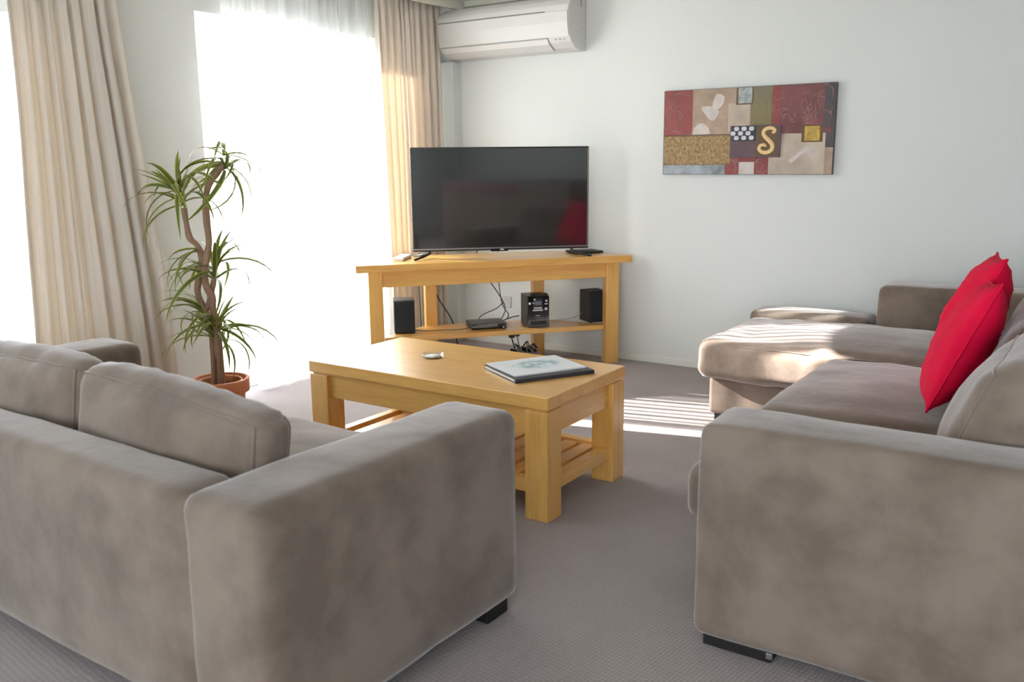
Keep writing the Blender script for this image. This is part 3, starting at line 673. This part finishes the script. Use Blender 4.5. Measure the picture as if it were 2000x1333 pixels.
# ------------------------------------------------------------------ curtains
def drape(name, y_top, y_bot, x, z0, z1, folds, amp, mat, seed, flare=0, pinch=True, nz=30, solid=.0025, xsway=0, ov=.35, crease=.9):
    rnd = random.Random(seed); N = folds * 22
    # irregular fold widths
    wd = [rnd.uniform(.55, 1.5) for _ in range(folds)]; tot = sum(wd); am = [rnd.uniform(.65, 1.25) for _ in range(folds)]; cr = [rnd.uniform(.25, .75) for _ in range(folds)]
    bm = bmesh.new(); rows = []
    for j in range(nz + 1):
        v = j / nz; z = z1 + (z0 - z1) * v; row = []
        for i in range(N + 1):
            q = i / N * folds; k = min(int(q), folds - 1); fr = q - k
            s = (sum(wd[:k]) + wd[k] * fr) / tot
            sm = v * v * (3 - 2 * v)
            ya = y_top[0] + (y_top[1] - y_top[0]) * s; yb = y_bot[0] + (y_bot[1] - y_bot[0]) * s
            y = ya + (yb - ya) * sm
            ph = 2 * math.pi * fr
            a = amp * am[k] * (.55 + .45 * min(1, v * 3)) if pinch else amp * am[k]
            xx = x - crease * a * math.exp(-((fr - cr[k]) / .07) ** 2) + a * math.cos(ph) + a * .25 * math.cos(2 * ph + k) + flare * sm + xsway * math.sin(3 * v + k) * v
            y += ov * a * math.sin(2 * ph) + .004 * noise.noise(Vector((s * 9 + seed, v * 4, 0)))
            if pinch and v < .045: xx = x + (xx - x) * (.6 + .4 * math.cos(ph * 3))
            row.append(bm.verts.new((xx, y, z)))
        rows.append(row)
    for j in range(nz):
        for i in range(N): bm.faces.new((rows[j][i], rows[j][i + 1], rows[j + 1][i + 1], rows[j + 1][i]))
    o = from_bm(name, bm, mat, None, True)
    if solid:
        md = o.modifiers.new('thickness', 'SOLIDIFY'); md.thickness = solid; md.offset = 0
    return o
tag(drape('thick_curtain', (2.14, 2.63), (2.06, 2.78), -3.965, .02, 2.33, 8, .019, 'drape_cool', 16, flare=.03, xsway=.012), 'beige floor length curtain left of the potted plant', 'curtain')
tag(drape('thick_curtain', (4.46, 5.09), (4.50, 5.10), -3.998, .02, 2.33, 10, .028, 'drape_warm', 12, xsway=.006), 'peach toned floor length curtain behind the television', 'curtain')
tag(drape('sheer_curtain', (3.31, 4.44), (3.40, 4.47), -4.04, .012, 2.33, 10, .026, 'sheer', 13, pinch=False, solid=0, ov=1.35, crease=0), 'white sheer curtain hanging in front of the open glass door', 'curtain')
tag(drape('sheer_curtain', (.15, 2.12), (.15, 2.14), -4.04, .012, 2.33, 17, .024, 'sheer', 17, pinch=False, solid=0, ov=.95, crease=0), 'white sheer curtain at the picture\'s left edge, left of the beige curtain', 'curtain')

# ------------------------------------------------------------------ potted plant
PL = (-3.61, 2.79, 0)
t = thing('potted_dracaena', 'tall twisted-stem spiky plant in a terracotta pot by the wall', 'plant', PL)
pot = lathe('pot', [(0, .012), (.085, .012), (.09, 0), (.10, 0), (.118, .185), (.118, .19), (.138, .192), (.142, .252), (.138, .256), (.124, .256), (.121, .20), (.105, .19), (0, .19)], 'terracotta', t)
lathe('inner_pot', [(.094, .19), (.098, .236), (.100, .246), (.106, .248), (.108, .244), (.104, .19)], 'terracotta', pot)
lathe('soil', [(0, .222), (.06, .220), (.099, .215)], 'soil', pot)
TA = [(-.016, -.02, .20), (-.016, -.02, .254), (-.012, -.015, .403), (-.014, -.018, .498), (-.027, -.035, .593), (-.044, -.057, .687), (-.035, -.045, .768), (-.025, -.033, .848), (-.034, -.044, .91), (-.054, -.07, .95), (-.06, -.078, 1.021), (-.064, -.082, 1.09)]
TB = [(.006, .01, .20), (.005, .008, .251), (.006, .008, .388), (.003, .003, .517), (-.003, -.004, .61), (-.003, -.004, .663), (-.018, -.023, .727), (-.017, -.022, .808), (-.009, -.011, .867), (0, 0, .928), (-.002, -.002, 1.028), (0, 0, 1.129), (.015, .019, 1.207), (.04, .052, 1.259), (.057, .074, 1.295)]
TA = [(a - .012, b + .01, c) for a, b, c in TA]; TB = [(a + .012, b - .012, c) for a, b, c in TB]
tube('stem', TA, .02, 'bark', t, 6, 10, taper=lambda q: .0175 - .004 * q + .0015 * math.sin(q * 40))
tube('stem', TB, .02, 'bark', t, 6, 10, taper=lambda q: .0185 - .004 * q + .0015 * math.sin(q * 37))
tube('side_shoot', [(-.02, -.03, .60), (-.012, -.012, .66), (.006, .0, .72), (.008, .006, .76)], .012, 'bark', t, 6, 8)
tube('side_shoot', [(.005, -.004, .36), (.0, -.006, .41), (.004, -.004, .46)], .013, 'bark', t, 6, 8)
def leaf_mesh(L, bend, wd):
    n = 9; bm = bmesh.new(); uvl = bm.loops.layers.uv.new(); rows = []
    x = z = 0; ang = 0
    for i in range(n + 1):
        q = i / n; w2 = wd * (.55 + .45 * min(1, q * 4)) * (1 - q ** 2.6) + .0006
        rows.append([bm.verts.new((x, -w2, z + w2 * .45)), bm.verts.new((x, 0, z)), bm.verts.new((x, w2, z + w2 * .45))])
        ang = bend * q ** 1.25; x += math.cos(ang) * L / n; z -= math.sin(ang) * L / n
    for i in range(n):
        for k in range(2):
            f = bm.faces.new((rows[i][k], rows[i + 1][k], rows[i + 1][k + 1], rows[i][k + 1]))
            for lp, uu in zip(f.loops, ((k / 2, i / n), (k / 2, (i + 1) / n), ((k + 1) / 2, (i + 1) / n), ((k + 1) / 2, i / n))): lp[uvl].uv = uu
    me = bpy.data.meshes.new('leaf'); bm.to_mesh(me); bm.free(); me.materials.append(MATS['leaf'])
    for f in me.polygons: f.use_smooth = True
    return me
LV = [leaf_mesh(L * 1.3, b, .0115) for L, b in ((.22, 1.5), (.26, 1.9), (.30, 2.3), (.20, .8), (.24, 2.6), (.17, .5))]
rnd = random.Random(21)
RV = Vector((.6115, .7912, 0))      # the plant leans along this line
def crown(c, n, tilt, scale=1.0, lo=-.1, hi=1.35, bias=None, spread=6.283):
    for k in range(n):
        a = (bias if bias is not None else 0) + (k / n - .5) * spread + rnd.uniform(-.25, .25)
        e = lo + (hi - lo) * rnd.random() ** 1.1
        me = LV[rnd.choice((0, 1, 2, 4) if e < .9 else (0, 1, 3, 5, 3))]
        o = bpy.data.objects.new('leaf', me); COL.objects.link(o); o.parent = t
        o.matrix_local = Matrix.Translation(Vector(c) + Vector((0, 0, rnd.uniform(-.03, .05)))) @ Matrix.Rotation(tilt, 4, Vector((-RV.y, RV.x, 0))) @ Matrix.Rotation(a, 4, 'Z') @ Matrix.Rotation(-e, 4, 'Y') @ Matrix.Rotation(rnd.uniform(-.5, .5), 4, 'X') @ Matrix.Scale(scale * rnd.uniform(.8, 1.15), 4)
RA = math.atan2(RV.y, RV.x)
crown((-.078, -.075, 1.13), 32, -.35, 1.05, .05, 1.35)
crown((.07, .062, 1.29), 20, .6, 1.0, -.6, .95)
crown((.01, .005, .77), 24, .15, 1.0, .0, 1.4)
crown((-.038, -.02, .85), 6, -.4, .95, .0, .8, RA + math.pi, 1.6)
crown((.003, -.003, .47), 36, .05, 1.0, -.1, 1.45)
crown((-.03, -.03, .58), 9, -.4, .8, .4, 1.3, RA + math.pi, 2.4)

# ------------------------------------------------------------------ painting
PX0, PX1, PZ0, PZ1 = -2.3713, -1.3522, 1.2008, 1.6979
t = thing('abstract_painting', 'wide abstract collage painting in red, cream and gold on the wall', 'painting', (PX0, YB, PZ0))
PW, PH = PX1 - PX0, PZ1 - PZ0
plain('art_red', (.26, .055, .05), .45, bump=.5, bscale=90, var=.6, vscale=9)
plain('art_maroon', (.185, .06, .062), .45, bump=.5, bscale=90, var=.7, vscale=8)
plain('art_dark', (.075, .062, .068), .5, bump=.3, bscale=90, var=.3)
plain('art_tan', (.40, .29, .215), .6, bump=.4, bscale=120, var=.5, vscale=10)
plain('art_cream', (.48, .40, .325), .6, bump=.4, bscale=120, var=.45, vscale=9)
plain('art_white', (.58, .52, .49), .55, bump=.5, bscale=70, var=.3, vscale=20)
plain('art_grey', (.36, .40, .40), .5, bump=.9, bscale=70, var=1.0, vscale=45)
plain('art_bluegrey', (.30, .33, .37), .5, bump=.4, bscale=60, var=.9, vscale=14)
plain('art_olive', (.19, .165, .10), .55, bump=.2, bscale=80, var=.3)
plain('art_gold', (.36, .235, .105), .5, bump=.9, bscale=90, var=.95, vscale=55)
plain('art_goldline', (.50, .40, .16), .45)
plain('art_yellow', (.50, .33, .06), .35, bump=.9, bscale=60, var=.95, vscale=40)
plain('art_brown', (.13, .075, .03), .5, bump=.2, var=.3)
plain('art_purple', (.12, .070, .085), .45, bump=.6, bscale=60, var=.3, vscale=30)
plain('art_black', (.03, .035, .05), .4, bump=.2)
plain('art_check', (.62, .62, .66), .4, bump=.15)
plain('art_letter', (.80, .56, .27), .4, bump=.1, var=.06)
plain('art_ridge', (.40, .20, .18), .4, bump=.2)
box('canvas', (0, -.030, 0), (PW, -.002, PH), 'art_dark', t, .002)
def patch(name, u0, u1, v0, v1, mat, h=.0015, base_y=-.030):
    return box(name, (u0 * PW, base_y - h, v0 * PH), (u1 * PW, base_y, v1 * PH), mat, t, .0006, 1)
def blob(name, pts, mat, y, h, k=6):
    q = catmull([(u * PW, 0, v * PH) for u, v in pts] + [(pts[0][0] * PW, 0, pts[0][1] * PH)], k)[:-1] if k else [Vector((u * PW, 0, v * PH)) for u, v in pts]
    return prism(name, [(p.x, p.z) for p in q], 1, y - h, y, mat, t)
patch('red_panel', .004, .182, .47, .996, 'art_red', .0015)
patch('tan_panel', .182, .535, .47, .996, 'art_tan', .0012)
patch('cream_panel', .40, .53, .50, .82, 'art_cream', .0018)
patch('olive_panel', .53, .655, .56, .996, 'art_olive', .0022)
for k in range(15):
    u = .537 + k * .0080; tube('olive_stripe', [(u * PW, -.0325, .575 * PH), (u * PW + .001, -.0325, (.78 + .17 * ((k * 7) % 5) / 5) * PH)], .0014, 'art_goldline', t, 0, 5)
patch('grey_surround', .445, .545, .80, .996, 'art_brown', .0028); patch('grey_square', .458, .538, .815, .992, 'art_grey', .0042)
patch('red_panel', .655, .70, .50, .996, 'art_red', .0014); patch('maroon_panel', .70, .985, .46, .996, 'art_maroon', .0016)
patch('dark_edge', .94, .985, .52, .996, 'art_dark', .0019)
patch('cream_panel', .645, .955, .004, .46, 'art_cream', .0015); patch('tan_panel', .84, .998, .004, .30, 'art_tan', .0012)
patch('maroon_panel', .39, .645, .004, .21, 'art_red', .0014); patch('cream_square', .475, .565, .004, .145, 'art_white', .003)
patch('bluegrey_strip', .004, .39, .004, .115, 'art_bluegrey', .0016)
# gold pebble block: a bumpy relief
bm = bmesh.new(); nx, nz = 90, 34; g = {}
for i in range(nx + 1):
    for j in range(nz + 1):
        x = (.004 + .421 * i / nx) * PW; z = (.115 + .345 * j / nz) * PH
        e = min(i, nx - i, j, nz - j)
        hh = 0 if e == 0 else .003 + .011 * abs(noise.noise(Vector((x * 75, z * 75, 1)))) + .003 * noise.noise(Vector((x * 170, z * 170, 5)))
        g[i, j] = bm.verts.new((x, -.030 - max(0, hh), z))
for i in range(nx):
    for j in range(nz): bm.faces.new((g[i, j], g[i + 1, j], g[i + 1, j + 1], g[i, j + 1]))
o = from_bm('pebble_relief', bm, 'art_gold', t, True)
# pale leaf, petal, dome and star shapes
blob('pale_leaf', [(.235, .79), (.28, .80), (.325, .77), (.345, .72), (.315, .63), (.28, .66), (.25, .73)], 'art_white', -.0312, .0018)
blob('pale_petal', [(.30, .77), (.325, .93), (.375, .90), (.365, .80), (.335, .76)], 'art_white', -.0312, .0030)
blob('pale_dome', [(.184, .475), (.195, .55), (.225, .60), (.255, .60), (.285, .55), (.298, .475)], 'art_white', -.0312, .0018, 0)
blob('pale_star', [(.755, .16), (.80, .225), (.845, .305), (.905, .315), (.885, .25), (.915, .10), (.868, .22), (.83, .22), (.78, .13)], 'art_white', -.0315, .0018, 3)
patch('yellow_surround', .825, .94, .36, .545, 'art_brown', .003); patch('yellow_square', .842, .925, .375, .535, 'art_yellow', .007)
# raised dark panel with the letter and the checks
patch('letter_panel', .42, .712, .195, .56, 'art_purple', .012)
patch('letter_ground', .572, .695, .215, .545, 'art_brown', .0135)
patch('check_ground', .43, .572, .385, .555, 'art_black', .014)
for r_ in range(3):
    for k in range(3):
        u = .458 + k * .044 - (.020 if r_ == 1 else 0); v = .525 - r_ * .052
        cu, cv = u * PW, v * PH
        pts = [(cu + .0150 * math.copysign(abs(math.cos(a)) ** .7, math.cos(a)), cv + .0122 * math.copysign(abs(math.sin(a)) ** .7, math.sin(a))) for a in [2 * math.pi * i / 14 for i in range(14)]]
        prism('white_check', pts, 1, -.0462, -.044, 'art_check', t, .0006)
# the S shaped scroll letter
SP = [(.672, .470), (.664, .448), (.652, .455), (.652, .485), (.668, .505), (.662, .522), (.640, .527), (.618, .505), (.614, .465), (.628, .425), (.650, .385), (.668, .345), (.672, .30), (.655, .262), (.625, .245), (.597, .262), (.590, .305), (.604, .340), (.628, .345), (.640, .315), (.632, .29), (.620, .292)]
SPw = [.004, .008, .006, .004, .010, .012, .012, .013, .014, .015, .0155, .0155, .0155, .0155, .015, .014, .013, .012, .011, .009, .006, .003]
SP = [(.681, .452), (.672, .440), (.660, .452), (.660, .478), (.675, .492), (.672, .513), (.648, .522), (.623, .504), (.615, .463), (.626, .42), (.648, .38), (.666, .34), (.672, .298), (.657, .262), (.628, .245), (.600, .262), (.592, .305), (.606, .338), (.630, .335), (.636, .308), (.624, .298)]
SP = [(.664, .474), (.676, .480), (.680, .500), (.664, .523), (.640, .524), (.620, .500), (.616, .460), (.630, .420), (.652, .380), (.668, .335), (.666, .285), (.642, .252), (.612, .256), (.594, .290), (.600, .328), (.622, .338), (.632, .315)]
SPw = [.007, .010, .011, .012, .0125, .013, .0135, .0145, .015, .015, .0145, .014, .0135, .013, .012, .0105, .007]
pts = catmull([(u * PW, -.0445, v * PH) for u, v in SP], 6)
def wS(q):
    f = q * (len(SPw) - 1); i = min(int(f), len(SPw) - 2); return (SPw[i] + (SPw[i + 1] - SPw[i]) * (f - i)) * .86
bm = bmesh.new(); add_tube(bm, pts, .01, 10, taper=wS)
for v in bm.verts: v.co.y = -.0445 + (v.co.y + .0445) * .35
from_bm('letter_s', bm, 'art_letter', t, True)
rnd = random.Random(9)
def swirls(u0, u1, v0, v1, n):
    bm = bmesh.new()
    for k in range(n):
        u = rnd.uniform(u0 + .02, u1 - .02) * PW; v = rnd.uniform(v0 + .05, v1 - .05) * PH; a0 = rnd.uniform(0, 6.28); R = rnd.uniform(.018, .04); ln = rnd.uniform(1.2, 2.4)
        pts = []
        for i in range(9):
            a = a0 + ln * i / 8; x = u + R * math.cos(a); z = v + R * 1.1 * math.sin(a)
            pts.append((max(u0 * PW + .003, min(u1 * PW - .003, x)), -.0318, max(v0 * PH + .003, min(v1 * PH - .003, z))))
        add_tube(bm, pts, .002, 5, taper=lambda q: .0006 + .0022 * math.sin(math.pi * q))
    return from_bm('swirl_relief', bm, 'art_ridge', t, True)
swirls(.004, .18, .47, .99, 26); swirls(.66, .985, .56, .99, 44); swirls(.40, .47, .01, .19, 7); swirls(.57, .64, .01, .19, 6)
